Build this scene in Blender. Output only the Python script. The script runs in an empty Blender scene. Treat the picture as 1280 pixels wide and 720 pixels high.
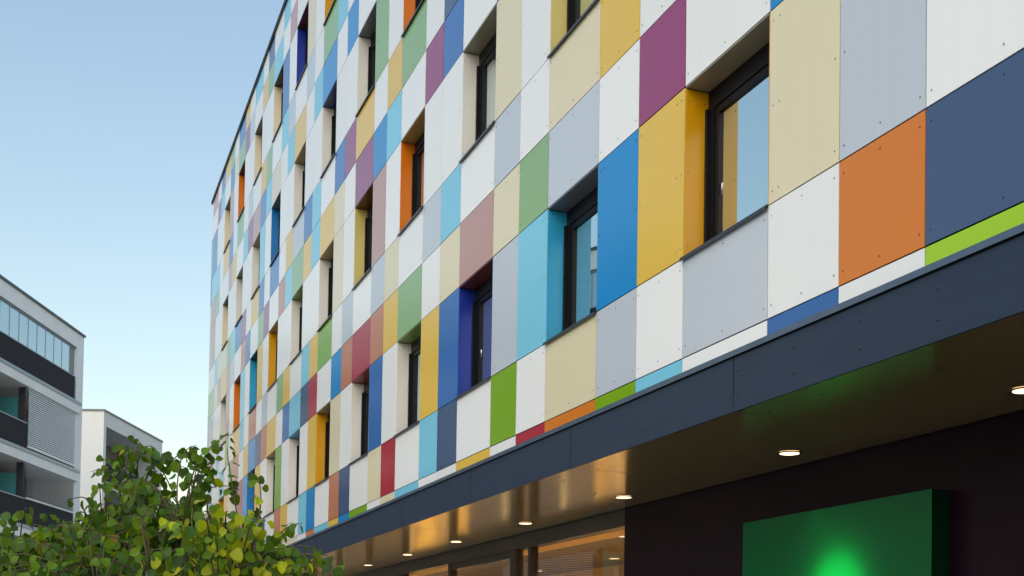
import bpy, bmesh, math, random
from mathutils import Vector, Matrix
random.seed(7)
SC = bpy.context.scene
COL = SC.collection
R = math.radians
CZ = 1.6                                   # eye height of the camera

# ------------------------------------------------------------------ camera
RIGHT = Vector((0.9327125, -0.3602816, 0.0156365))
UP = Vector((-0.0251104, -0.0216299, 0.9994507))
FWD = Vector((0.3597455, 0.9325928, 0.0292213))
cd = bpy.data.cameras.new('camera')
cam = bpy.data.objects.new('camera', cd); COL.objects.link(cam)
m = Matrix((RIGHT, UP, -FWD)).transposed().to_4x4()
m.translation = Vector((0, 0, CZ))
cam.matrix_world = m
cd.sensor_fit = 'HORIZONTAL'; cd.sensor_width = 36
cd.lens = 1498.41 / 1280 * 36
cd.shift_y = (777.58 - 360) / 1280
cd.clip_start = 0.1; cd.clip_end = 5000
SC.camera = cam

# ------------------------------------------------------------------ sky, sun, exposure
SUN_AZ, SUN_EL = -138.0, 40.0
w = bpy.data.worlds.new('World'); SC.world = w; w.use_nodes = True
nt = w.node_tree; nt.nodes.clear()
sky = nt.nodes.new('ShaderNodeTexSky'); sky.sky_type = 'NISHITA'; sky.sun_disc = False
sky.sun_elevation = R(SUN_EL); sky.sun_rotation = R(SUN_AZ)
sky.altitude = 0; sky.air_density = 1.7; sky.dust_density = 2.0; sky.ozone_density = 0.4
bg = nt.nodes.new('ShaderNodeBackground'); bg.inputs['Strength'].default_value = 0.15
ow = nt.nodes.new('ShaderNodeOutputWorld')
nt.links.new(sky.outputs[0], bg.inputs[0]); nt.links.new(bg.outputs[0], ow.inputs[0])
sl = bpy.data.lights.new('sun', 'SUN'); sl.energy = 0.54; sl.angle = R(120); sl.color = (0.98, 0.99, 1.0)
so = bpy.data.objects.new('sun', sl); COL.objects.link(so)
sd = Vector((math.sin(R(SUN_AZ)) * math.cos(R(SUN_EL)), math.cos(R(SUN_AZ)) * math.cos(R(SUN_EL)), math.sin(R(SUN_EL))))
so.rotation_euler = sd.to_track_quat('Z', 'Y').to_euler(); so.location = (0, 30, 60)
SC.view_settings.view_transform = 'Standard'; SC.view_settings.look = 'None'
SC.view_settings.exposure = 0.42; SC.view_settings.gamma = 1.0
SC.view_settings.use_curve_mapping = False

# ------------------------------------------------------------------ materials
def s2l(*c):
    return tuple(((v / 255) / 12.92 if v <= 10 else ((v / 255 + 0.055) / 1.055) ** 2.4) for v in c)
def mat(name, col, rough=0.5, metal=0.0, spec=0.5, var=0.0, scale=(8, 8, 8), bump=0.0, objvar=0.0, alpha=None):
    M = bpy.data.materials.new(name); M.use_nodes = True
    n = M.node_tree; b = n.nodes['Principled BSDF']
    b.inputs['Base Color'].default_value = (*col, 1); b.inputs['Roughness'].default_value = rough
    b.inputs['Metallic'].default_value = metal; b.inputs['Specular IOR Level'].default_value = spec
    M.diffuse_color = (*col, 1)
    if var or bump or objvar:
        tc = n.nodes.new('ShaderNodeTexCoord'); mp = n.nodes.new('ShaderNodeMapping')
        mp.inputs['Scale'].default_value = scale
        nz = n.nodes.new('ShaderNodeTexNoise'); nz.inputs['Scale'].default_value = 1.0; nz.inputs['Detail'].default_value = 5
        n.links.new(tc.outputs['Object'], mp.inputs[0]); n.links.new(mp.outputs[0], nz.inputs['Vector'])
        hs = n.nodes.new('ShaderNodeHueSaturation'); hs.inputs['Color'].default_value = (*col, 1)
        mr = n.nodes.new('ShaderNodeMapRange'); mr.inputs['From Min'].default_value = 0.3; mr.inputs['From Max'].default_value = 0.7
        mr.inputs['To Min'].default_value = 1 - var; mr.inputs['To Max'].default_value = 1 + var
        n.links.new(nz.outputs['Fac'], mr.inputs['Value'])
        val = mr.outputs[0]
        if objvar:
            oi = n.nodes.new('ShaderNodeObjectInfo'); m2 = n.nodes.new('ShaderNodeMapRange')
            m2.inputs['To Min'].default_value = 1 - objvar; m2.inputs['To Max'].default_value = 1 + objvar
            n.links.new(oi.outputs['Random'], m2.inputs['Value'])
            mu = n.nodes.new('ShaderNodeMath'); mu.operation = 'MULTIPLY'
            n.links.new(val, mu.inputs[0]); n.links.new(m2.outputs[0], mu.inputs[1]); val = mu.outputs[0]
        n.links.new(val, hs.inputs['Value']); n.links.new(hs.outputs[0], b.inputs['Base Color'])
        if bump:
            bp = n.nodes.new('ShaderNodeBump'); bp.inputs['Strength'].default_value = bump; bp.inputs['Distance'].default_value = 0.002
            n.links.new(nz.outputs['Fac'], bp.inputs['Height']); n.links.new(bp.outputs[0], b.inputs['Normal'])
    return M
def emit(name, col, st):
    M = bpy.data.materials.new(name); M.use_nodes = True
    b = M.node_tree.nodes['Principled BSDF']; b.inputs['Base Color'].default_value = (*col, 1)
    b.inputs['Emission Color'].default_value = (*col, 1); b.inputs['Emission Strength'].default_value = st
    return M
def glass(name, refl, tint, trans, rise=.55):
    M = bpy.data.materials.new(name); M.use_nodes = True
    n = M.node_tree; n.nodes.clear()
    o = n.nodes.new('ShaderNodeOutputMaterial'); mx = n.nodes.new('ShaderNodeMixShader')
    tr = n.nodes.new('ShaderNodeBsdfTransparent'); tr.inputs[0].default_value = (*trans, 1)
    gl = n.nodes.new('ShaderNodeBsdfGlossy'); gl.inputs[0].default_value = (*tint, 1); gl.inputs['Roughness'].default_value = 0.015
    lw = n.nodes.new('ShaderNodeLayerWeight'); lw.inputs['Blend'].default_value = 0.5
    mr = n.nodes.new('ShaderNodeMapRange'); mr.inputs['To Min'].default_value = refl; mr.inputs['To Max'].default_value = min(1, refl + rise)
    n.links.new(lw.outputs['Fresnel'], mr.inputs['Value']); n.links.new(mr.outputs[0], mx.inputs[0])
    n.links.new(tr.outputs[0], mx.inputs[1]); n.links.new(gl.outputs[0], mx.inputs[2]); n.links.new(mx.outputs[0], o.inputs[0])
    return M

PAN = {  # colour letter: (word, albedo)
 'w': ('white', (0.80, 0.82, 0.83)), 'g': ('pale grey', (0.50, 0.56, 0.64)), 'c': ('cream', (0.70, 0.64, 0.44)),
 'y': ('yellow', (0.72, 0.48, 0.06)), 'o': ('orange', (0.64, 0.19, 0.015)), 'k': ('terracotta', (0.50, 0.19, 0.09)),
 'K': ('rose brown', (0.46, 0.26, 0.22)), 'l': ('light blue', (0.19, 0.56, 0.76)), 's': ('sky blue', (0.004, 0.23, 0.58)),
 'b': ('steel blue', (0.03, 0.14, 0.43)), 'd': ('slate', (0.05, 0.09, 0.19)), 'n': ('sage green', (0.24, 0.42, 0.17)),
 'm': ('green', (0.19, 0.38, 0.004)), 'M': ('lime', (0.33, 0.58, 0.01)), 'r': ('red', (0.38, 0.02, 0.04)),
 'p': ('plum', (0.28, 0.04, 0.15)), 'B': ('royal blue', (0.008, 0.11, 0.36))}
PM = {k: mat(v[0].replace(' ', '_') + '_panel', v[1], 0.17, spec=0.34, var=0.012, scale=(2, 14, .8), objvar=0.035) for k, v in PAN.items()}
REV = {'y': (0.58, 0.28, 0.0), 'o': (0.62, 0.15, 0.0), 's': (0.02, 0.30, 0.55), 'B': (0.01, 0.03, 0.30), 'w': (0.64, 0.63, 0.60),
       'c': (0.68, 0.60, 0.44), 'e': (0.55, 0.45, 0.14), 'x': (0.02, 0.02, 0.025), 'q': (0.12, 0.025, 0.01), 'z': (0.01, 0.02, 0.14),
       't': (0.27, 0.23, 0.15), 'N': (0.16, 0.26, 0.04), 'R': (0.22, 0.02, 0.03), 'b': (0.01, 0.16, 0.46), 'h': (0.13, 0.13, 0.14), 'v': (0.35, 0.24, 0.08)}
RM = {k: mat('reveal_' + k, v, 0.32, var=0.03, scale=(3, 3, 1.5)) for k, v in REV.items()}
BACK = mat('backing_black', (0.012, 0.012, 0.015), 0.7)
FRAME = mat('dark_window_frame', (0.007, 0.0075, 0.010), 0.4, spec=.18, var=0.2)
SILL = mat('dark_sill_metal', (0.03, 0.035, 0.045), 0.3, metal=0.3, var=0.2)
GLASS = glass('coated_glass', 0.72, (0.84, 0.98, 1.0), (0.45, 0.5, 0.5))
ROOM = mat('dim_room', (0.10, 0.09, 0.08), 0.9, var=0.2)
CURT = mat('curtain_cloth', (0.45, 0.42, 0.37), 0.9, var=0.1)
FASC = mat('slate_fascia', (0.016, 0.029, 0.060), 0.42, spec=.25, var=0.08, scale=(4, 2, 12))
FLASH = mat('flashing_metal', (0.09, 0.13, 0.19), 0.35, metal=0.5, var=0.1)
RIVET = mat('rivet_dark', (0.10, 0.12, 0.15), 0.4, metal=0.4)
CONC = mat('pale_render', (0.88, 0.88, 0.88), 0.8, var=0.04, scale=(1, 1, .4), bump=0.1)
CONCB = mat('white_render', (0.74, 0.74, 0.73), 0.8, var=0.04, scale=(.7, .7, .3), bump=0.1)

# ------------------------------------------------------------------ mesh helpers
class MB:
    def __init__(s): s.v = []; s.f = []; s.mi = []; s.sm = []
    def quad(s, a, b, c, d, mi=0):
        k = len(s.v); s.v += [a, b, c, d]; s.f.append((k, k + 1, k + 2, k + 3)); s.mi.append(mi); s.sm.append(False)
    def face(s, pts, mi=0, sm=False):
        k = len(s.v); s.v += pts; s.f.append(tuple(range(k, k + len(pts)))); s.mi.append(mi); s.sm.append(sm)
    def box(s, x0, x1, y0, y1, z0, z1, mi=0):
        k = len(s.v)
        s.v += [(x0, y0, z0), (x1, y0, z0), (x1, y1, z0), (x0, y1, z0), (x0, y0, z1), (x1, y0, z1), (x1, y1, z1), (x0, y1, z1)]
        for q in ((0, 3, 2, 1), (4, 5, 6, 7), (0, 1, 5, 4), (1, 2, 6, 5), (2, 3, 7, 6), (3, 0, 4, 7)):
            s.f.append(tuple(k + i for i in q)); s.mi.append(mi); s.sm.append(False)
    def dome(s, c, ax, r, h, n=6, mi=0):
        ax = Vector(ax).normalized(); c = Vector(c)
        t = ax.orthogonal().normalized(); b = ax.cross(t); k = len(s.v)
        for rr, hh in ((r, 0), (r * .7, h * .75)):
            for i in range(n):
                a = 2 * math.pi * i / n; s.v.append(tuple(c + (t * math.cos(a) + b * math.sin(a)) * rr + ax * hh))
        s.v.append(tuple(c + ax * h))
        for i in range(n):
            j = (i + 1) % n
            s.f.append((k + i, k + j, k + n + j, k + n + i)); s.mi.append(mi); s.sm.append(True)
            s.f.append((k + n + i, k + n + j, k + 2 * n)); s.mi.append(mi); s.sm.append(True)
    def tube(s, pts, rad, n=6, mi=0):
        k = len(s.v); m_ = len(pts); prev = None
        for i, p in enumerate(pts):
            d = (Vector(pts[min(i + 1, m_ - 1)]) - Vector(pts[max(i - 1, 0)])).normalized()
            t = d.orthogonal().normalized() if prev is None else (prev - d * prev.dot(d)).normalized()
            prev = t; b = d.cross(t)
            for q in range(n):
                a = 2 * math.pi * q / n; s.v.append(tuple(Vector(p) + (t * math.cos(a) + b * math.sin(a)) * rad[i]))
        for i in range(m_ - 1):
            for q in range(n):
                q2 = (q + 1) % n
                s.f.append((k + i * n + q, k + i * n + q2, k + (i + 1) * n + q2, k + (i + 1) * n + q)); s.mi.append(mi); s.sm.append(True)
        for base, rev in ((0, True), ((m_ - 1) * n, False)):
            ring = [k + base + q for q in range(n)]
            s.f.append(tuple(ring[::-1] if rev else ring)); s.mi.append(mi); s.sm.append(False)
    def mesh(s, name, mats):
        me = bpy.data.meshes.new(name); me.from_pydata([tuple(p) for p in s.v], [], s.f)
        for q in (mats if isinstance(mats, (list, tuple)) else [mats]): me.materials.append(q)
        me.polygons.foreach_set('material_index', s.mi); me.polygons.foreach_set('use_smooth', s.sm); me.update()
        return me
    def build(s, name, mats, parent=None, loc=(0, 0, 0)):
        return link(name, s.mesh(name, mats), parent, loc)
def link(name, me, parent=None, loc=(0, 0, 0), mt=None):
    o = bpy.data.objects.new(name, me); COL.objects.link(o); o.location = loc
    if parent: o.parent = parent
    if mt is not None:
        o.material_slots[0].link = 'OBJECT'; o.material_slots[0].material = mt
    return o
def thing(name, label, cat, loc=(0, 0, 0), rz=0, group=None):
    o = bpy.data.objects.new(name, None); COL.objects.link(o); o.empty_display_size = .3
    o.location = loc; o.rotation_euler = (0, 0, rz); o['label'] = label; o['category'] = cat
    if group: o['group'] = group
    return o
def tag(o, label, cat, group=None):
    o['label'] = label; o['category'] = cat
    if group: o['group'] = group
    return o

# ------------------------------------------------------------------ ground
g = MB(); g.quad((-2500, -2500, -.16), (2500, -2500, -.16), (2500, 2500, -.16), (-2500, 2500, -.16))
g.build('ground', mat('dry_ground', (0.16, 0.16, 0.13), 0.95, var=0.3, scale=(.2, .2, .2)))['kind'] = 'structure'
g = MB(); g.quad((-14, -90, -.14), (-4.2, -90, -.14), (-4.2, 46, -.14), (-14, 46, -.14))
g.build('road', mat('asphalt', (0.055, 0.055, 0.058), 0.9, var=0.25, scale=(9, 9, 9), bump=.3))['kind'] = 'structure'
g = MB(); g.box(-4.05, 12.0, -90, 46, -.2, 0)
g.build('pavement', mat('pale_paving', (0.36, 0.35, 0.33), 0.85, var=0.15, scale=(3, 3, 3)))['kind'] = 'structure'
g = MB(); g.box(-4.2, -4.052, -90, 46, -.2, .004)
g.build('kerb', mat('kerb_stone', (0.40, 0.40, 0.39), 0.8, var=0.1))['kind'] = 'structure'

# ------------------------------------------------------------------ the panel-clad building
D = 4.7787; U0 = 5.6904; NW = 0.8358; WW = 1.25; PER = 2 * NW + WW
def U(n): return U0 + (n // 3) * PER + (n % 3) * NW
Z = {1: 2.466, 2: 3.296, 3: 4.723, 4: 5.537, 5: 6.346, 6: 7.78, 7: 8.586, 8: 9.392, 9: 10.814, 10: 11.631, 11: 12.448, 12: 13.833, 13: 14.528, 14: 15.12}
Z = {k: v + CZ for k, v in Z.items()}; ZPAR = 15.182 + CZ; ZB = 2.2 + CZ
BY = 23.0
house = thing('panel_clad_building', 'long five-storey building clad in a patchwork of coloured panels above a dark ground floor', 'building', (D, BY, 0))
def L(x, y, z): return (x - D, y - BY, z)
# rows, bottom to top: (name, z0, z1, colours for columns -1..35)
ROWS = [
 ('S', ZB, Z[1],  'MwBwlmorwywwlcwmsylkwcwylswkwcrwlwyws'),
 ('R', Z[1], Z[2], 'dowgwgcwmwdlwrcwdkwslwykwblwkwcsywkwl'),
 ('W', Z[2], Z[3], 'wgc#ys#lg#by#wb#wc#yw#wm#wy#sr#cy#wcw'),
 ('R', Z[3], Z[4], 'wlswpwgncKcwnykrkswrdlbwykdsywkmwlwwl'),
 ('R', Z[4], Z[5], 'gycnwycwgwlgwcgwgwmylwynwgwkwlywmwlwk'),
 ('W', Z[5], Z[6], 'w#wc#sc#cw#wn#Kw#cl#wp#wc#yg#lw#Kw#ww'),
 ('R', Z[6], Z[7], 'wcwlnwcyswbpwlspwcylynlkwpnwbkwgKyKcn'),
 ('R', Z[7], Z[8], 'lwgwypwcwgdwnywypbwlbgywbwbywpblncclw'),
 ('W', Z[8], Z[9], 'w#yl#wn#wc#cK#nw#wl#wK#wn#lw#wn#wl#wb'),
 ('R', Z[9], Z[10], 'wlwgcpwywlbwcynwswslwylwclbKplwyKwwnK'),
 ('R', Z[10], Z[11], 'ywnlwwcgwlpwlwnwwlnwgwglwnywgwnwbywll'),
 ('W', Z[11], Z[12], 'w#lw#yc#wn#gw#lw#cw#cn#bc#wl#wb#Kw#wc'),
 ('R', Z[12], Z[13], 'wlcwnwylwwKbwlwcnwyswwKwlnywgpncbwlpw'),
 ('R', Z[13], Z[14], 'wnlwcwbwylwnwpwclwywKwwlwdwlwybwnybwK')]
# columns 34 and 35 carry on past the readable ones; strings are indexed by column + 1
wcells = []
# (row z-index, column): reveal colour (left jamb), lintel colour
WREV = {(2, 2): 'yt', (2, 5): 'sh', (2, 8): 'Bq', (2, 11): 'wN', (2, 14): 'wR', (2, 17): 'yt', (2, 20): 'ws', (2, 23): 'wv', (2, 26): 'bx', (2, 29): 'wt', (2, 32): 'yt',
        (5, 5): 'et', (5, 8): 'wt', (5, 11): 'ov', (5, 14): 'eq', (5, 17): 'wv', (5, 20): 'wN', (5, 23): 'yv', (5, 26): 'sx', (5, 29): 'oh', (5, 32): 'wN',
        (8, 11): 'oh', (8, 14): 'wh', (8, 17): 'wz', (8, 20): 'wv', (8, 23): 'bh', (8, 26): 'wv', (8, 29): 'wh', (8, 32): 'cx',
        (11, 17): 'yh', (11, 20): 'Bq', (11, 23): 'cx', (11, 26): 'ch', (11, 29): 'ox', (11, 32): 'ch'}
cells = []
for name, z0, z1, cs in ROWS:
    for c in range(-7, 36):
        if c >= -1: ch = cs[c + 1] if c + 1 < len(cs) else 'w'
        else: ch = cs[(c * 7) % len(cs)]
        zi = [k for k in Z if abs(Z[k] - z0) < 1e-6]
        isw = name == 'W' and c % 3 == 2 and not (c == -1 and zi[0] == 2)
        if name == 'W' and c == 35: isw, ch = False, {2: 'o', 5: 'g', 8: 'K', 11: 'b'}[zi[0]]
        if name == 'W' and isw: wcells.append((zi[0], c)); continue
        if ch == '#': ch = 'w'
        cells.append((c, z0, z1, ch))
cells.append((36, Z[13], Z[14], 'l'))
GAP = 0.005
def area(cell):                              # apparent size, to choose which panels are parts of their own
    c, z0, z1, ch = cell
    y = (U(c) + U(c + 1)) / 2; zc = (z0 + z1) / 2 - CZ
    P = Vector((D, y, zc)); d = P.dot(FWD)
    px = 640 + 1498 * P.dot(RIGHT) / d; py = 777.6 - 1498 * P.dot(UP) / d
    if not (-60 < px < 1400 and -60 < py < 760) or d < 1: return 0
    if px < 350 and py > 640: return 0
    return (U(c + 1) - U(c)) * (z1 - z0) / d ** 3
cells = [q for q in cells if q[0] < 36]
cells.sort(key=area, reverse=True)
pm_cache = {}
restb = MB(); keys = list(PM)
for i, (c, z0, z1, ch) in enumerate(cells):
    y0, y1 = U(c) + GAP, U(c + 1) - GAP; a, b = z0 + .0055, z1 - .0055
    if i < 296:
        key = (round(y1 - y0, 4), round(b - a, 4))
        if key not in pm_cache:
            q = MB(); q.box(0, .01, -key[0] / 2, key[0] / 2, -key[1] / 2, key[1] / 2); pm_cache[key] = q.mesh('facade_panel', PM['w'])
        o = link('facade_panel', pm_cache[key], house, L(D + random.uniform(-.0008, .0008), (y0 + y1) / 2, (a + b) / 2), PM[ch])
        o.rotation_euler = (0, random.gauss(0, .0018), random.gauss(0, .0018))
    else:
        restb.box(*[v for v in (0, .01)], y0 - BY, y1 - BY, a, b, keys.index(ch))
restb.build('distant_facade_panels', [PM[k] for k in keys], house)['kind'] = 'stuff'
# narrow corner strip at the far end
q = MB(); zz = [ZB] + [Z[k] for k in range(1, 15)]
for k, ch in enumerate('lwbwklnwgcbnwwlwk'[:14]):
    q.box(0, .01, U(36) + GAP - BY, U(36) + .33 - BY, zz[k] + GAP, zz[k + 1] - GAP, keys.index(ch))
o = q.build('corner_panels', [PM[k] for k in keys], house)
YEND = U(36) + .34
# black backing behind the joints, with window openings left free
q = MB(); ws = set(wcells)
for name, z0, z1, cs in ROWS:
    zi = [k for k in Z if abs(Z[k] - z0) < 1e-6]
    run = U(-7)
    for c in range(-7, 36):
        if name == 'W' and (zi[0], c) in ws:
            if U(c) > run: q.box(.022, .21, run - BY, U(c) - BY, z0, z1)
            run = U(c + 1)
    q.box(.022, .21, run - BY, YEND - BY, z0, z1)
q.build('backing_wall', BACK, house)
# building volume behind
q = MB()
q.box(.60, 11.0, U(-7) - BY, YEND - BY - .01, 3.62, ZPAR - .05)
q.build('core', mat('core_wall', (0.1, 0.1, 0.1), .9), house)
q = MB()
q.box(.215, 11.0, YEND - BY - .2, YEND - BY, 3.4, ZPAR - .06)
q.build('end_wall', mat('end_render', (0.6, 0.6, 0.6), .8, var=.05), house)
q = MB(); q.box(-.035, .4, U(-7) - BY, YEND - BY + .04, Z[14] + .005, ZPAR); q.box(-.045, .41, U(-7) - BY, YEND - BY + .05, ZPAR, ZPAR + .02)
q.build('coping', mat('black_coping', (0.015, 0.016, 0.02), .5), house)
# storey floors between facade and core (close the window rooms)
# rivets on the nearer panels
q = MB(); rr = .0074
for c, z0, z1, ch in cells:
    if c < -1 or c > 17: continue
    y0, y1 = U(c), U(c + 1); r_ = rr
    if c > 11 : r_ = .0065
    mi = keys.index(ch)
    ys = [y0 + .05, y1 - .05]; zs = [z0 + .09, z1 - .09]
    if z1 - z0 < .4: zs = [z0 + .06]
    if z1 - z0 > 1: zs = [z0 + .09, (z0 + z1) / 2, z1 - .09]
    pts = [(y, z) for y in ys for z in zs]
    if z1 - z0 > 1:
        if (c + 1) % 3 == 2 and (c + 1) >= 2: pts += [(y1 - .13, z) for z in zs]
        elif c % 3 == 0 and c: pts += [(y0 + .13, z) for z in zs]
        else: pts += [((y0 + y1) / 2, zs[0]), ((y0 + y1) / 2, zs[2])]
    else:
        pts += [((y0 + y1) / 2, z) for z in ((z0 + .075, z1 - .075) if len(zs) > 1 else zs)]
    for y, z in pts: q.dome((-.0005, y - BY, z), (-1, 0, 0), r_, .0045, 6, mi)
q.build('panel_rivets', [mat(PAN[k][0].replace(' ', '_') + '_rivet', tuple(v * .28 for v in PAN[k][1]), .35, metal=.3) for k in keys], house)['kind'] = 'stuff'

# windows: frame (part) > reveals, lintel, sill, pane, curtain, handle, room
def win_meshes(h):
    W2 = WW / 2; H = h; out = {}
    q = MB(); x0, x1 = .216, .30
    q.box(x0, x1, W2 - .10, W2 + .04, 0.02, H - .02); q.box(x0, x1, -W2 - .04, -W2 + .10, 0.02, H - .02)
    q.box(x0, x1, -W2 + .10, W2 - .10, 0.0, .09); q.box(x0 - .001, x1, -W2 - .04, W2 + .04, H - .17, H + .02)
    q.box(x0 - .035, x0, W2 - .045, W2 - .015, .02, H - .17); q.box(x0 - .035, x0, -W2 + .015, -W2 + .045, .02, H - .17)      # blind guides
    q.box(x0 + .012, x1 - .006, W2 - .16, W2 - .103, .093, H - .173); q.box(x0 + .012, x1 - .006, -W2 + .103, -W2 + .16, .093, H - .173)
    q.box(x0 + .012, x1 - .006, -W2 + .16, W2 - .16, .093, .15); q.box(x0 + .012, x1 - .006, -W2 + .16, W2 - .16, H - .23, H - .173)
    out['window'] = q.mesh('window', FRAME)
    q = MB(); q.box(x0 + .035, x0 + .041, -W2 + .155, W2 - .155, .145, H - .225); out['pane'] = q.mesh('pane', GLASS)
    q = MB(); q.box(.004, .215, 0, .012, .012, H - .02); out['reveal_panel'] = q.mesh('reveal_panel', RM['w'])
    q = MB(); q.box(.002, .214, -W2 + .016, W2 - .016, 0, .012); out['lintel_panel'] = q.mesh('lintel_panel', RM['x'])
    q = MB()
    q.face([(-.028, -W2 - .004, -.002), (.215, -W2 - .004, .022), (.215, W2 + .004, .022), (-.028, W2 + .004, -.002)])
    q.box(-.031, -.025, -W2 - .006, W2 + .006, -.030, -.003); q.box(-.025, -.001, -W2 - .006, -W2 - .004, -.012, .006); q.box(-.025, -.001, W2 + .004, W2 + .006, -.012, .006)
    out['sill'] = q.mesh('sill', SILL)
    q = MB(); q.box(x1 + .0, .58, -W2 - .2, W2 + .2, -.02, H + .02)
    # five sided room shell (open to the pane)
    q = MB(); a, b, y0, y1, z0, z1 = x1 + .002, .595, -W2 - .25, W2 + .25, -.05, H + .05
    q.quad((b, y0, z0), (b, y1, z0), (b, y1, z1), (b, y0, z1)); q.quad((a, y0, z0), (b, y0, z0), (b, y0, z1), (a, y0, z1)); q.quad((a, y1, z0), (b, y1, z0), (b, y1, z1), (a, y1, z1))
    q.quad((a, y0, z0), (b, y0, z0), (b, y1, z0), (a, y1, z0)); q.quad((a, y0, z1), (b, y0, z1), (b, y1, z1), (a, y1, z1))
    out['room_shell'] = q.mesh('room_shell', ROOM)
    q = MB(); n = 16; yy0, yy1 = -W2 + .14, -W2 + .14 + .42
    for i in range(n):
        ya = yy0 + (yy1 - yy0) * i / n; yb = yy0 + (yy1 - yy0) * (i + 1) / n
        xa = .40 + .02 * math.sin(i * 1.9); xb = .40 + .02 * math.sin((i + 1) * 1.9)
        q.quad((xa, ya, 0), (xb, yb, 0), (xb, yb, H), (xa, ya, H))
    out['curtain'] = q.mesh('curtain', CURT)
    q = MB(); q.tube([(x1 - .025, W2 - .185, H * .42), (x1 - .05, W2 - .185, H * .42), (x1 - .05, W2 - .185, H * .35)], [.007, .007, .006], 6)
    out['handle'] = q.mesh('handle', mat('steel_handle', (.6, .6, .58), .25, metal=1))
    q = MB()
    for z in (.1, H * .5, H - .12):
        for x in (.03, .18): q.dome((x, -.0005, z), (0, -1, 0), .006, .004, 6)
    out['reveal_rivets'] = q.mesh('reveal_rivets', RIVET)
    return out
wm = {}
for zi, c in wcells:
    z0, z1 = Z[zi], Z[zi + 1]
    yc = (U(c) + U(c + 1)) / 2
    P = Vector((D, yc, z1 - CZ)); px = 640 + 1498 * P.dot(RIGHT) / P.dot(FWD)
    vis = (zi, c) in WREV
    if zi not in wm: wm[zi] = win_meshes(z1 - z0)
    M = wm[zi]; rv = WREV.get((zi, c), random.choice(['wt', 'yt', 'ch', 'ov', 'bx']))
    W_ = link('window', M['window'], house, L(D, yc, z0))
    link('pane', M['pane'], W_); link('sill', M['sill'], W_)
    H = z1 - z0
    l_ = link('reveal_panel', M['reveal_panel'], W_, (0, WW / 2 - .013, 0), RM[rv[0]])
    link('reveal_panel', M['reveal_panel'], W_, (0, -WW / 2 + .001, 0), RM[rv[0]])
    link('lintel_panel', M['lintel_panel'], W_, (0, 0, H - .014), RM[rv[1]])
    link('room_shell', M['room_shell'], W_)
    if (zi + c) % 3 != 1: link('curtain', M['curtain'], W_)
    if (zi, c) in ((2, 2), (2, 8)): link('handle', M['handle'], W_)
    if c < 15 and vis:
        o = link('reveal_rivets', M['reveal_rivets'], W_, (0, WW / 2 - .013, 0)); o['kind'] = 'stuff'

# fascia, flashing, soffit, downlights
FX = 4.605; SZ = 1.81 + CZ; FT = 2.205 + CZ; WX = 6.43
FS = [7.53 + PER * k for k in range(-5, 12)]
q = MB(); q.box(FX - .022 - D, -.001, FS[0] - BY, YEND - BY, FT + .022, FT + .05); q.box(FX - .022 - D, FX - .014 - D, FS[0] - BY, YEND - BY, FT + .008, FT + .022)
q.build('flashing', FLASH, house)
q = MB(); q.box(FX + .016 - D, FX + .06 - D, FS[0] - BY, YEND - BY, SZ + .02, FT + .021); q.build('fascia_backing', BACK, house)
riv = MB()
for k in range(len(FS) - 1):
    a, b = FS[k] + .005, min(FS[k + 1], YEND) - .006
    if b <= a: break
    q = MB(); q.box(0, .012, -(b - a) / 2, (b - a) / 2, 0, FT - SZ)
    q.build('fascia_panel', FASC, house, L(FX, (a + b) / 2, SZ))
    q = MB(); q.box(0, WX - FX - .05, -(b - a) / 2, (b - a) / 2, 0, .012)
    q.build('soffit_panel', None, house, L(FX + .02, (a + b) / 2, SZ + .001))
    q = MB(); q.box(FX + .03 - D, WX - .04 - D, b - .002 - BY, b + .014 - BY, SZ + .0022, SZ + .011); q.build('soffit_joint', BACK, house)
    if a < 20:
        for y in (a + .05, a + (b - a) * .26, a + (b - a) * .5, a + (b - a) * .74, b - .05):
            for z in (SZ + .12, FT - .1): riv.dome((FX - D - .0005, y - BY, z), (-1, 0, 0), .011, .007, 7)
riv.build('fascia_rivets', mat('slate_rivet', (.02, .03, .055), .3, metal=.5), house)['kind'] = 'stuff'
SOFF = mat('bronze_soffit', (0.60, 0.47, 0.20), 0.15, metal=0.80, var=0.10, scale=(60, 1.2, 60))
for o in house.children:
    if o.name.startswith('soffit_panel'): o.data.materials.clear(); o.data.materials.append(SOFF)
q = MB()
for k in range(3, len(FS) - 1):
    for fy in (.03, .25, .5, .75, .97):
        for x in (FX + .25, FX + .95, FX + 1.6):
            q.dome((x - D, FS[k] + PER * fy - BY, SZ + .0008), (0, 0, -1), .009, .004, 6)
q.build('soffit_rivets', mat('soffit_rivet_dark', (.02, .018, .012), .5), house)['kind'] = 'stuff'
q = MB(); q.box(FX + .02 - D, WX + .1 - D, FS[0] - BY, YEND - BY, SZ + .03, 3.61); q.build('soffit_void', BACK, house)
LAMP = emit('lamp_lens', (1.0, 0.74, 0.46), 2.4)
RING = mat('lamp_ring', (0.03, 0.03, 0.03), .3, metal=.8)
LY = [3.2, 6.10, 8.80, 12.015, 14.98, 17.93, 20.68, 23.52, 26.4, 29.3, 32.2, 35.1]
def disc(r, z, n=24): return [(r * math.cos(-2 * math.pi * i / n), r * math.sin(-2 * math.pi * i / n), z) for i in range(n)]
q = MB(); A, B_ = disc(.104, -.012), disc(.086, -.008); C_ = disc(.104, .0)
for i in range(24):
    j = (i + 1) % 24; q.face([A[i], A[j], B_[j], B_[i]], 0, True); q.face([C_[i], C_[j], A[j], A[i]], 0, True)
ring = q.mesh('downlight', RING)
q = MB(); q.face(disc(.085, -.0085)); lens = q.mesh('lens', LAMP)
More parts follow.
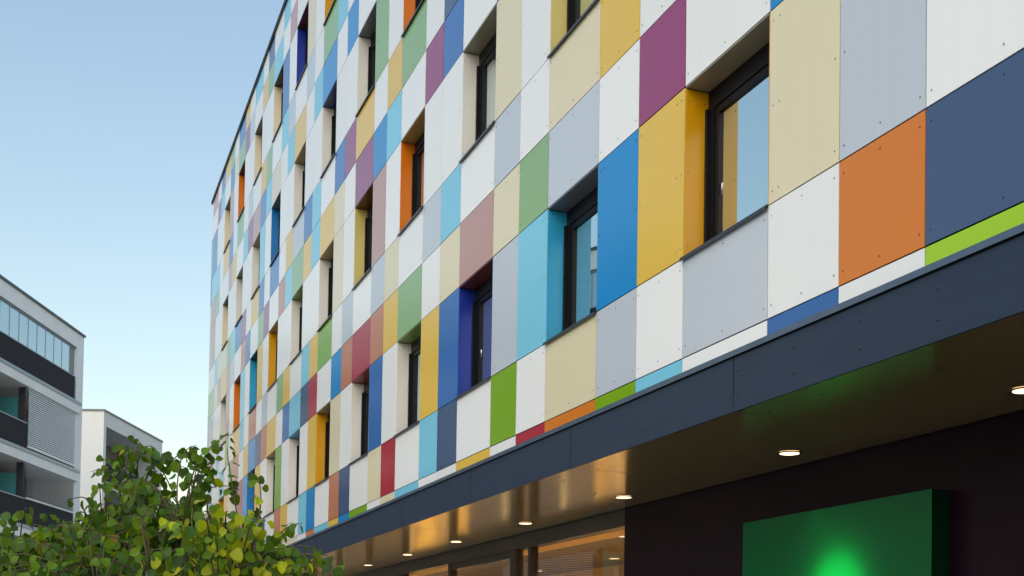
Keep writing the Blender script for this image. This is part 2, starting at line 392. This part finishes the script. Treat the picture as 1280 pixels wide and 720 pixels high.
for y in LY:
    d_ = link('downlight', ring, house, L(5.95, y, SZ)); link('lens', lens, d_)
    ld = bpy.data.lights.new('downlight_beam', 'SPOT'); ld.energy = 14; ld.spot_size = R(80); ld.spot_blend = 1.0; ld.color = (1, .80, .55); ld.shadow_soft_size = .05
    lo = bpy.data.objects.new('downlight_beam', ld); COL.objects.link(lo); lo.parent = d_; lo.location = (0, 0, -.03)

# ground floor wall and glazed shopfront
WALL = mat('aubergine_wall', (0.010, 0.003, 0.008), 0.42, spec=.08, var=.15, scale=(2, 2, 2))
q = MB(); q.box(WX - D, WX + .3 - D, U(-7) - BY, 12.95 - BY, 0, SZ + .02); q.build('ground_floor_wall', WALL, house)
HDR = mat('dark_bronze_frame', (0.018, 0.014, 0.013), .4, var=.1)
q = MB()
GX = WX + .05 - D
q.box(GX - .05, GX + .12, 12.952 - BY, YEND - BY, 1.6 + CZ, SZ + .02)
q.build('shopfront_header', HDR, house)
posts = [(16.02, 16.12), (16.62, 16.84), (19.72, 19.86), (22.7, 22.84), (25.6, 25.74), (28.5, 28.64), (31.4, 31.54), (34.3, 34.44), (37.2, 37.34), (40.6, 40.9)]
prev = 12.952
SG = glass('shop_glass', 0.09, (0.9, 0.95, 1), (0.92, 0.92, 0.90), .38)
for k, (a, b) in enumerate(posts):
    q = MB(); q.box(GX - .03, GX + .09, a - BY, b - BY, 0, 1.599 + CZ); q.build('mullion', HDR, house)
    top = 1.599 + CZ
    if k in (2, 4, 6):
        q = MB(); q.box(GX - .02, GX + .08, prev - BY, a - BY, 1.49 + CZ, top); q.build('transom', HDR, house); top = 1.489 + CZ
    q = MB(); q.box(GX + .03, GX + .04, prev - BY, a - BY, .12, top); q.build('shop_pane', SG, house)
    prev = b
q = MB(); q.box(GX - .02, GX + .1, 12.952 - BY, YEND - BY, 0, .118); q.build('plinth', HDR, house)
# lit room behind the shopfront
WARM = mat('warm_room_wall', (0.72, 0.44, 0.08), .8, var=.1, scale=(1, 1, .5))
CEIL = mat('room_ceiling_tile', (0.13, 0.09, 0.045), .7, var=.08)
a0, b0 = 12.96 - BY, YEND - BY - .25
q = MB(); q.box(4.7, 4.8, a0, b0, 0, 3.4); q.box(GX + .2, 6.6, a0 - .05, a0 - .005, 0, 3.4); q.box(GX + .2, 6.6, b0, b0 + .05, 0, 3.4)
q.build('room_wall', WARM, house)
q = MB(); q.box(GX + .2, 6.6, a0, b0, -.05, .03); q.build('room_floor', mat('room_floor_oak', (.3, .2, .1), .4, var=.2), house)
q = MB()
for i in range(9):
    x0 = GX + .55 + i * .6
    for j in range(45):
        y0 = a0 + j * .6
        if y0 + .6 > b0: break
        if x0 + .6 < 6.6: q.box(x0 + .003, x0 + .597, y0 + .003, y0 + .597, 3.285, 3.295)
q.build('ceiling_tiles', CEIL, house)['kind'] = 'stuff'
q = MB(); q.box(GX + .12, GX + .54, a0, b0, 3.22, 3.30); q.build('blind_box', WARM, house)
q = MB(); q.box(GX + .2, 6.6, a0, b0, 3.30, 3.35); q.build('ceiling_void', BACK, house)
for j in range(9):
    for xx in (2.4, 3.9):
        d_ = link('downlight', ring, house, (xx, a0 + 1.6 + j * 3.3, 3.262)); link('lens', lens, d_)
        ld = bpy.data.lights.new('room_beam', 'SPOT'); ld.energy = 420; ld.spot_size = R(130); ld.spot_blend = .5; ld.color = (1, .78, .40); ld.shadow_soft_size = .06
        lo = bpy.data.objects.new('room_beam', ld); COL.objects.link(lo); lo.parent = d_; lo.location = (0, 0, -.03)
DARKBAND = mat('dark_band_brown', (0.06, 0.028, 0.012), .5, var=.2, scale=(2, 6, .6))  # brown panels added to put dark bands into the soffit's reflection
for ya, yb in ((20.4, 28.0), (33.4, b0 + BY - .1)):
    q = MB(); y = ya
    while y + .6 <= yb: q.box(4.66, 4.698, y - BY, y + .594 - BY, .04, 2.5); y += .6
    q.build('dark_reflection_panels', DARKBAND, house)
q = MB()
for y in (13.6, 16.4, 19.2, 21.6, 24.9, 29.4, 32.2): q.box(4.60, 4.655, y - BY, y + .09 - BY, .04, 3.25)
q.build('room_pilasters', mat('pilaster_white', (.75, .66, .5), .7), house)

# ------------------------------------------------------------------ green box sign
sg = thing('box_sign', 'plain green glossy box sign fixed to the dark ground-floor wall', 'sign', (WX, 8.695, 1.42))
GREEN = bpy.data.materials.new('green_sign_face'); GREEN.use_nodes = True
n = GREEN.node_tree; pb = n.nodes['Principled BSDF']; pb.inputs['Base Color'].default_value = (0.0, 0.14, 0.04, 1)
pb.inputs['Roughness'].default_value = .28; pb.inputs['Specular IOR Level'].default_value = .16
tl = n.nodes.new('ShaderNodeBsdfTranslucent'); tl.inputs[0].default_value = (0.0, 0.50, 0.06, 1)
mx = n.nodes.new('ShaderNodeMixShader'); mx.inputs[0].default_value = .35
n.links.new(pb.outputs[0], mx.inputs[1]); n.links.new(tl.outputs[0], mx.inputs[2]); n.links.new(mx.outputs[0], n.nodes['Material Output'].inputs[0])
q = MB(); q.quad((-.172, -1.335, 0), (-.172, -1.335, 1.515), (-.172, 1.335, 1.515), (-.172, 1.335, 0)); q.build('sign_face', GREEN, sg)
SIDE = mat('green_sign_side', (0.0, 0.02, 0.008), .4, spec=.12)
q = MB(); q.box(-.17, -.003, -1.335, -1.323, 0, 1.515); q.box(-.17, -.003, 1.323, 1.335, 0, 1.515); q.box(-.17, -.003, -1.322, 1.322, 1.503, 1.515); q.box(-.17, -.003, -1.322, 1.322, 0, .012)
q.box(-.02, -.004, -1.321, 1.321, .013, 1.502); q.build('sign_body', SIDE, sg)
ld = bpy.data.lights.new('sign_lamp', 'AREA'); ld.shape = 'ELLIPSE'; ld.size = .70; ld.size_y = .70; ld.energy = 4.0; ld.color = (1, 1, .85)
lo = bpy.data.objects.new('sign_lamp', ld); COL.objects.link(lo); lo.parent = sg; lo.location = (-.025, -.17, .74); lo.rotation_euler = (0, R(90), 0)

# ------------------------------------------------------------------ neighbours
def venetian(q, x0, x1, z0, z1, y, tilt=.6, pitch=.075):
    tilt = -tilt
    z = z1
    while z > z0:
        dy, dz = .033 * math.cos(tilt), .033 * math.sin(tilt)
        q.quad((x0, y - dy, z - dz), (x1, y - dy, z - dz), (x1, y + dy, z + dz), (x0, y + dy, z + dz)); z -= pitch
DK = mat('anthracite_slats', (0.028, 0.028, 0.036), .7, spec=.15, var=.15)
GREY = mat('grey_recess_wall', (0.30, 0.29, 0.29), .8, var=.08)
TEAL = mat('teal_screen', (0.10, 0.40, 0.42), .25, var=.05)
ALU = mat('blind_aluminium', (0.84, 0.85, 0.86), .45)
EDGE = mat('slab_edge_metal', (0.22, 0.26, 0.32), .4, metal=.4)
BG = glass('balcony_glass', 0.32, (.8, .92, 1), (.55, .66, .70))
ap = thing('apartment_block', 'white apartment block with dark slatted balconies and venetian blinds at the left edge', 'building', (1.31, 56.2, 0), R(-112.178))
X0, X1 = .55, 26.0
tops = [10.75, 7.80, 4.85, 1.9]; roof = 13.85; BASE = CZ
q = MB()
q.box(X0, X0 + .75, -1.9, 0, 0, 13.12 + BASE); q.box(X0, X1, -14, -1.9, 0, 13.1 + BASE)
q.box(X0, X1, -14, 0.0, 13.12 + BASE, roof - .09 + BASE)
q.build('wall', CONC, ap)
q = MB(); q.box(X0 - .06, X1, -14.06, .06, roof - .09 + BASE, roof + BASE); q.build('roof_edge', mat('roof_edge_dark', (.05, .06, .08), .5), ap)
q = MB(); q.box(X0 + .76, X1, -1.88, -1.8, 0, 13.1 + BASE); q.build('recess_wall', GREY, ap)
for k, t in enumerate(tops):
    q = MB(); q.box(X0 + .53, X1, -1.8, .14, t - .5 + BASE, t - .13 + BASE); q.build('floor_slab', CONC, ap)
    q = MB(); q.box(X0 + .50, X1, -1.8, .17, t - .128 + BASE, t + BASE); q.build('slab_edge', EDGE, ap)
    # balustrades of dark upright slats
    zb0, zb1 = t + .03 + BASE, t + 1.02 + BASE
    q = MB(); x = X0 + .98 if k == 0 else (6.25 if k == 1 else X0 + .8)
    x_start = x
    while x < X1:
        q.box(x, x + .085, .0, .03, zb0, zb1); x += .1
    o = q.build('balustrade_slats', DK, ap); o['kind'] = 'stuff'
    q = MB(); q.box(x_start, X1, -.03, -.002, zb0 + .01, zb1 - .01); q.build('balustrade_backing', DK, ap)
    q = MB(); q.box(x_start, X1, -.035, .045, zb1, zb1 + .04); q.build('handrail', EDGE, ap)
    if k == 0:
        q = MB(); z0, z1 = zb1 + .05, 13.1 + BASE
        for i in range(26):
            xa = X0 + 1.30 + i * .84
            if xa + .84 > X1: break
            pq = MB(); pq.box(xa + .01, xa + .82, -.12, -.11, z0, z1 - .06); pq.build('glass_pane', BG, ap)
            q.box(xa - .012, xa + .012, -.13, -.10, z0, z1 - .06)
        q.box(X0 + .76, X1, -.16, -.08, z1 - .06, z1)
        q.build('glazing_frame', EDGE, ap)
        q = MB(); q.box(X0 + .755, X0 + 1.29, -.16, -.12, z0 - 1, z1); q.build('side_screen', GREY, ap)
        q = MB()
        for i in range(7):
            q.box(2.6 + i * 3.1, 3.0 + i * 3.1, -1.2, -1.15, z0 - .8, z1)
        q.build('curtain', mat('curtain_pale', (.75, .74, .72), .9), ap)
    else:
        for base in (X0 + .8, X0 + 12.5):
            bx0, bx1 = base, base + 4.85
            zt = t + 2.40 + BASE
            q = MB()
            if k == 1: venetian(q, bx0, bx1, t + .16 + BASE, zt, .06, 1.12, .085)
            else: venetian(q, bx0, bx1, t + 1.1 + BASE, zt, .06, .5, .085)
            o = q.build('venetian_blind', ALU, ap); o['kind'] = 'stuff'
            q = MB(); q.box(bx0, bx1, .03, .09, (t + .10 if k == 1 else t + 1.04) + BASE, (t + .15 if k == 1 else t + 1.09) + BASE); q.build('blind_bottom_rail', ALU, ap)
            q = MB(); q.box(bx1 + .03, bx1 + .13, -.30, -.04, t + BASE, zt + .05); q.build('divider_post', mat('divider_dark', (.05, .05, .055), .7), ap)
            q = MB(); q.box(bx1 + .06, bx1 + .10, -1.76, -.31, t + .2 + BASE, t + 2.05 + BASE); q.build('teal_screen', TEAL, ap)
            q = MB(); q.box(bx0 + 3.1, bx0 + 4.2, -1.79, -1.76, t + BASE, t + 2.1 + BASE); q.build('balcony_door', mat('door_glass_dark', (.02, .025, .03), .15), ap)

wb = thing('white_house', 'plain white flat-roofed building with one deep grey loggia behind the tree', 'building', (6.62, 79.4, 0), R(-113.4))
X0, X1, zt = .55, 10.3, 13.3 + BASE
lx0, lx1 = 1.33, 9.92
q = MB(); q.box(X0, X1, -10, -2.4, 0, zt); q.box(X0, X1, -2.4, 0, 12.5 + BASE, zt)
q.box(X0, lx0, -2.4, 0, 0, 12.5 + BASE); q.box(lx1, X1, -2.4, 0, 0, 12.5 + BASE)
q.box(X1 - .002, X1 + 0, -10, -9.9, 0, 1)
for t in (9.45, 6.45, 3.45): q.box(lx0, lx1, -2.4, -.01, t - .35 + BASE, t + BASE)
q.build('wall', CONCB, wb)
q = MB(); q.box(X0 - .05, X1 + .05, -10.05, .05, zt, zt + .10); q.build('roof_edge', mat('roof_edge_zinc', (.16, .18, .21), .5), wb)
q = MB(); q.box(lx0 + .01, lx1 - .01, -2.39, -2.3, 0, 12.49 + BASE); q.build('loggia_wall', mat('loggia_taupe', (.26, .23, .22), .8, var=.1), wb)
q = MB(); q.box(lx1 - .05, lx1 - .005, -2.29, -.02, 0, 12.48 + BASE); q.build('loggia_side', DK, wb)
for t in (9.45, 6.45, 3.45):
    q = MB(); x = lx0 + .05
    while x < lx1 - .1: q.box(x, x + .09, -.08, -.05, t + BASE + .05, t + 1.0 + BASE); x += .11
    q.build('railing', DK, wb)['kind'] = 'stuff'
q = MB(); q.tube([(7.6, -3, zt), (7.6, -3, zt + 1.6)], [.02, .012], 5); q.build('aerial', DK, wb)

# ------------------------------------------------------------------ hill with trees far behind
q = MB(); nx, ny = 40, 24
def hz(x, y):
    a = max(0, 1 - ((x - 20) / 95) ** 2); b = max(0, 1 - ((y - 205) / 75) ** 2)
    return 21 * a * b + 1.2 * math.sin(x * .21) * math.sin(y * .17) * a * b - .3
vv = [(-80 + 200 * i / nx, 128 + 160 * j / ny, hz(-80 + 200 * i / nx, 128 + 160 * j / ny)) for j in range(ny + 1) for i in range(nx + 1)]
ff = [(j * (nx + 1) + i, j * (nx + 1) + i + 1, (j + 1) * (nx + 1) + i + 1, (j + 1) * (nx + 1) + i) for j in range(ny) for i in range(nx)]
me = bpy.data.meshes.new('hill'); me.from_pydata(vv, [], ff); me.materials.append(mat('hill_meadow', (.10, .13, .05), .95, var=.3, scale=(.1, .1, .1)))
o = link('hill', me); o['kind'] = 'structure'
CROWN = mat('far_foliage', (.055, .09, .035), .8, var=.5, scale=(1.5, 1.5, 1.5)); BARK = mat('bark', (.10, .075, .05), .9, var=.3, scale=(20, 20, 4), bump=.5)
def far_tree(x, y, h, label):
    t = thing('hill_tree', label, 'tree', (x, y, hz(x, y) - .2), 0, 'trees on the hill')
    q = MB(); q.tube([(0, 0, 0), (.1, 0, h * .5), (0, .1, h * .9)], [.25, .16, .04], 6); q.build('trunk', BARK, t)
    q = MB()
    cl = [Vector((random.gauss(0, h * .16), random.gauss(0, h * .16), h * random.uniform(.35, .95))) for _ in range(16)]
    for c in cl:
        for _ in range(70):
            d = Vector((random.gauss(0, 1), random.gauss(0, 1), random.gauss(0, .8))).normalized() * h * random.uniform(.05, .13)
            p = c + d; a = Vector((random.gauss(0, 1), random.gauss(0, 1), random.gauss(0, 1))).normalized() * .28; b = a.orthogonal().normalized() * .2
            q.face([tuple(p - a), tuple(p + b), tuple(p + a), tuple(p - b)])
    q.build('crown', CROWN, t)
HL = ['dark hill tree next to the right edge of the white house', 'hill tree in the middle of the sky gap between white house and panel facade', 'hill tree close beside the far corner of the panel facade',
      'hill tree low behind the facade corner, front of the slope', 'front hill tree hidden low beside the white house', 'front hill tree low in the middle of the gap', 'nearest hill tree at the foot of the slope left of the gap centre',
      'nearest hill tree at the foot of the slope right of the gap centre', 'rearmost tall hill tree behind the panel facade', 'rearmost tall hill tree behind the white house', 'hill tree farthest right behind the panel facade']
for i, (x, y, h) in enumerate([(15.0, 160, 7.5), (17.5, 158, 6), (19.6, 163, 7), (22, 150, 6.5), (14.2, 150, 6), (18.5, 145, 6), (16.6, 140, 5.5), (21, 140, 6), (24, 165, 8), (12, 165, 8), (26, 150, 7)]):
    far_tree(x, y, h, HL[i])

# ------------------------------------------------------------------ the street tree in front
tree = thing('street_tree', 'small leafy tree with round heart-shaped leaves in the left foreground', 'tree', (0.85, 7.0, 0))
TB = Vector((0.85, 7.0, 0))
def ray(px, py, d): return Vector((0, 0, CZ)) + (FWD + RIGHT * ((px - 640) / 1498.4) + UP * ((777.6 - py) / 1498.4)) * d
def leafmat(name, col, tcol, tr):
    M = bpy.data.materials.new(name); M.use_nodes = True; n = M.node_tree; b = n.nodes['Principled BSDF']
    b.inputs['Roughness'].default_value = .45; b.inputs['Specular IOR Level'].default_value = .22
    oi = n.nodes.new('ShaderNodeObjectInfo'); ge = n.nodes.new('ShaderNodeNewGeometry')
    nz = n.nodes.new('ShaderNodeTexNoise'); nz.inputs['Scale'].default_value = 9; nz.inputs['Detail'].default_value = 2
    tc = n.nodes.new('ShaderNodeNewGeometry'); n.links.new(tc.outputs['Position'], nz.inputs['Vector'])
    hs = n.nodes.new('ShaderNodeHueSaturation'); hs.inputs['Color'].default_value = (*col, 1)
    ad = n.nodes.new('ShaderNodeMath'); ad.operation = 'ADD'; n.links.new(ge.outputs['Random Per Island'], ad.inputs[0]); n.links.new(oi.outputs['Random'], ad.inputs[1])
    fr = n.nodes.new('ShaderNodeMath'); fr.operation = 'FRACT'; n.links.new(ad.outputs[0], fr.inputs[0])
    mr = n.nodes.new('ShaderNodeMapRange'); mr.inputs['To Min'].default_value = .55; mr.inputs['To Max'].default_value = 1.45; n.links.new(fr.outputs[0], mr.inputs['Value'])
    mh = n.nodes.new('ShaderNodeMapRange'); mh.inputs['To Min'].default_value = .47; mh.inputs['To Max'].default_value = .53; n.links.new(nz.outputs['Fac'], mh.inputs['Value'])
    n.links.new(mr.outputs[0], hs.inputs['Value']); n.links.new(mh.outputs[0], hs.inputs['Hue']); n.links.new(hs.outputs[0], b.inputs['Base Color'])
    tl = n.nodes.new('ShaderNodeBsdfTranslucent'); tl.inputs[0].default_value = (*tcol, 1)
    mx = n.nodes.new('ShaderNodeMixShader'); mx.inputs[0].default_value = tr
    o = n.nodes['Material Output']; n.links.new(b.outputs[0], mx.inputs[1]); n.links.new(tl.outputs[0], mx.inputs[2]); n.links.new(mx.outputs[0], o.inputs[0])
    return M
LM = [leafmat('leaf_green', (.085, .17, .010), (.26, .36, .005), .36), leafmat('leaf_dark_green', (.036, .092, .012), (.14, .24, .01), .3),
      leafmat('leaf_sunlit_yellow_green', (.33, .38, .012), (.60, .62, .01), .42), leafmat('leaf_autumn', (.16, .11, .02), (.5, .35, .04), .45)]  # yellow-green carries the sunlight of the low branch; a few scattered leaves too
def leaf_pts(s=1.0):
    # heart-shaped blade, stalk at the origin, tip along +Y, folded a little along the midrib
    half = [(0, .02), (.20, -.05), (.42, .10), (.50, .36), (.40, .68), (.18, .92), (0, 1.05)]
    return half
def leaf_mb(q, M, mi):
    half = leaf_pts(); k = len(q.v)
    mid = [(0, .02, 0), (0, .36, -.05), (0, .70, -.09), (0, 1.0, -.20)]
    rt = [(.22, -.05, .05), (.46, .14, .12), (.48, .42, .12), (.39, .72, .02), (.22, .91, -.13)]
    lf = [(-x, y, z) for x, y, z in rt]
    for p in mid + rt + lf: q.v.append(tuple(M @ Vector(p)))
    for f in ((0, 4, 5, 1), (1, 5, 6, 2), (2, 6, 7, 3), (3, 7, 8), (0, 1, 10, 9), (1, 2, 11, 10), (2, 3, 12, 11), (3, 13, 12)):
        q.f.append(tuple(k + i for i in f)); q.mi.append(mi); q.sm.append(True)
leafmesh = []
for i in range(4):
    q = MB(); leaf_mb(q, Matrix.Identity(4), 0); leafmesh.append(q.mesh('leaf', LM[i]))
# limbs: a short trunk that forks low, joints in world space
fork = Vector((0.80, 7.0, .75))
q = MB(); q.tube([tuple(p) for p in (Vector((0, 0, -.05)), Vector((.0, 0, .35)), fork - TB)], [.075, .06, .055], 10); q.build('trunk', BARK, tree)
joints = []
for px, py, d in ((60, 735, 6.7), (130, 690, 6.9), (170, 665, 7.1), (225, 690, 6.4), (240, 670, 7.2), (310, 720, 6.3), (330, 735, 6.8), (190, 730, 6.0), (120, 750, 6.1), (20, 740, 6.5), (270, 740, 5.9)):
    e = ray(px, py, d); mid = fork.lerp(e, .55) + Vector((random.uniform(-.06, .06), random.uniform(-.06, .06), .05))
    q = MB(); q.tube([tuple(p - TB) for p in (fork - Vector((0, 0, .08)), fork.lerp(mid, .5), mid, e)], [.036, .03, .022, .012], 7); q.build('limb', BARK, tree)
    joints.append((e, px, py))
# shoots with leaves: explicit ones for the outline, random ones for the mass
tips = [(170, 549, 6.9), (114, 590, 6.8), (132, 574, 6.9), (150, 556, 7.0), (188, 558, 6.9), (208, 568, 7.1), (192, 572, 7.1), (196, 590, 7.0),
        (246, 557, 6.7), (238, 566, 6.8), (224, 584, 6.9), (292, 543, 6.2), (276, 556, 6.2), (262, 585, 6.5), (312, 592, 6.4), (300, 612, 6.6), (270, 600, 6.6), (240, 600, 7),
        (252, 566, 6.4), (268, 572, 6.5), (284, 560, 6.3), (256, 600, 6.4), (180, 560, 6.8), (160, 562, 6.8), (142, 582, 6.8), (124, 606, 6.8), (218, 576, 6.8), (420, 712, 6.0), (398, 690, 6.1), (378, 655, 6.2), (352, 668, 6.1), (320, 640, 6.4), (388, 700, 5.8), (432, 707, 6.3), (345, 680, 6.5),
        (-10, 650, 6.3), (10, 640, 6.4), (34, 636, 6.2), (60, 640, 6.3), (82, 628, 6.5), (98, 642, 6.6), (-10, 690, 6.0), (20, 672, 6.1), (-25, 665, 6.2), (40, 655, 6.0)]
def topline(px):
    xs = [(-40, 668), (0, 655), (40, 648), (80, 640), (105, 640), (125, 600), (150, 575), (190, 585), (220, 605), (250, 600), (275, 625), (300, 640), (330, 662), (380, 682), (430, 715)]
    for (a, ya), (b, yb) in zip(xs, xs[1:]):
        if a <= px <= b: return ya + (yb - ya) * (px - a) / (b - a)
    return 720
rnd = random.Random(21)
allsh = [(px, py, d, 0) for px, py, d in tips]
while len(allsh) < len(tips) + 560:
    px = rnd.uniform(-45, 400); t = topline(px)
    py = rnd.uniform(t + 16, 790); d = rnd.gauss(6.7, .42)
    allsh.append((px, py, d, 1))
# a low branch, its sunlit patch put into the yellow-green leaf colour
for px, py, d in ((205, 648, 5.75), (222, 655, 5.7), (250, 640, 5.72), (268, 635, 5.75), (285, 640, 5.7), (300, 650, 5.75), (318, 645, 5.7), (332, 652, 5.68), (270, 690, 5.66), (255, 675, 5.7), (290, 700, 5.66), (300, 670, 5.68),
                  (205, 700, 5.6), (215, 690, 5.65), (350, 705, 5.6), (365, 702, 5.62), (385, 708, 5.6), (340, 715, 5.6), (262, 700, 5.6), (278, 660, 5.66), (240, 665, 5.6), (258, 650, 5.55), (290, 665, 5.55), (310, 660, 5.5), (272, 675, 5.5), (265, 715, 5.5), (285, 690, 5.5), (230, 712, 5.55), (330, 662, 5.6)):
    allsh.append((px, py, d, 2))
leaves = []; tw = MB()
for px, py, d, kind in allsh:
    tip = ray(px, py, d)
    jn = min(joints, key=lambda j: (j[0] - tip).length * (1 + .35 * rnd.random()))[0]
    if kind == 2: jn = ray(px * .6 + 110, py + 55, d + .25)
    ln = (tip - jn).length
    if ln < .25: jn = tip - Vector((rnd.uniform(-.2, .2), rnd.uniform(-.1, .3), .35)); ln = (tip - jn).length
    bow = Vector((rnd.uniform(-.06, .06), rnd.uniform(-.08, .08), .10 + .10 * ln))
    n = 9; pts = []
    for i in range(n):
        t = i / (n - 1); pts.append(jn.lerp(tip, t) + bow * (4 * t * (1 - t)) * (.9 if py < 640 else .6))
    tw.tube([tuple(p - TB) for p in pts], [.007 * (1 - .75 * i / (n - 1)) for i in range(n)], 4)
    start = max(.18, 1 - .75 / ln) if kind != 1 else max(.1, 1 - .85 / ln)
    step = .042; cnt = int(ln * (1 - start) / step)
    for i in range(cnt):
        t = start + (1 - start) * (i + rnd.random() * .4) / cnt
        k = min(int(t * (n - 1)), n - 2); f = t * (n - 1) - k
        p = pts[k].lerp(pts[k + 1], f); ax = (pts[k + 1] - pts[k]).normalized()
        side = ax.cross(Vector((0, 0, 1))); side = side.normalized() if side.length > .05 else Vector((1, 0, 0))
        sgn = 1 if i % 2 else -1
        out = (side * sgn * rnd.uniform(.4, 1) + ax * rnd.uniform(.1, .7) + Vector((rnd.gauss(0, .25), rnd.gauss(0, .25), rnd.gauss(-.1, .3)))).normalized()
        pet = p + out * rnd.uniform(.015, .035)
        yv = (out * .6 + Vector((0, 0, -1)) * rnd.uniform(.25, 1.25) + Vector((rnd.gauss(0, .25), rnd.gauss(0, .25), 0))).normalized()
        nv = Vector((rnd.gauss(0, .7), rnd.gauss(-.35, .7), rnd.gauss(.55, .45)))
        nv = (nv - yv * nv.dot(yv)).normalized(); xv = yv.cross(nv)
        s = rnd.uniform(.055, .088) * (1 - .45 * max(0, t - .8) / .2 * rnd.random())
        s *= .72
        M = Matrix(((xv.x * s, yv.x * s, nv.x * s, pet.x - TB.x), (xv.y * s, yv.y * s, nv.y * s, pet.y - TB.y), (xv.z * s, yv.z * s, nv.z * s, pet.z - TB.z), (0, 0, 0, 1)))
        rv = rnd.random()
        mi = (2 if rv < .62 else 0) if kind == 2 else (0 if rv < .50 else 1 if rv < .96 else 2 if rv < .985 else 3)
        leaves.append((M, mi, (pet - Vector((0, 0, CZ))).dot(FWD), s))
tw.build('twigs', BARK, tree)['kind'] = 'stuff'
def onscreen(M):
    P = M.translation + TB - Vector((0, 0, CZ)); d_ = P.dot(FWD)
    return -10 < 640 + 1498 * P.dot(RIGHT) / d_ < 1290 and 777.6 - 1498 * P.dot(UP) / d_ < 725
leaves.sort(key=lambda l: (0 if onscreen(l[0]) else 1, l[2] / l[3]))
q = MB()
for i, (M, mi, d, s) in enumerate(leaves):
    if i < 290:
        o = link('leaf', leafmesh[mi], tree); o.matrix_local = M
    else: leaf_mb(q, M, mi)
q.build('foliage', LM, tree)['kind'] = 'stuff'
print('leaves', len(leaves), 'cells', len(cells))
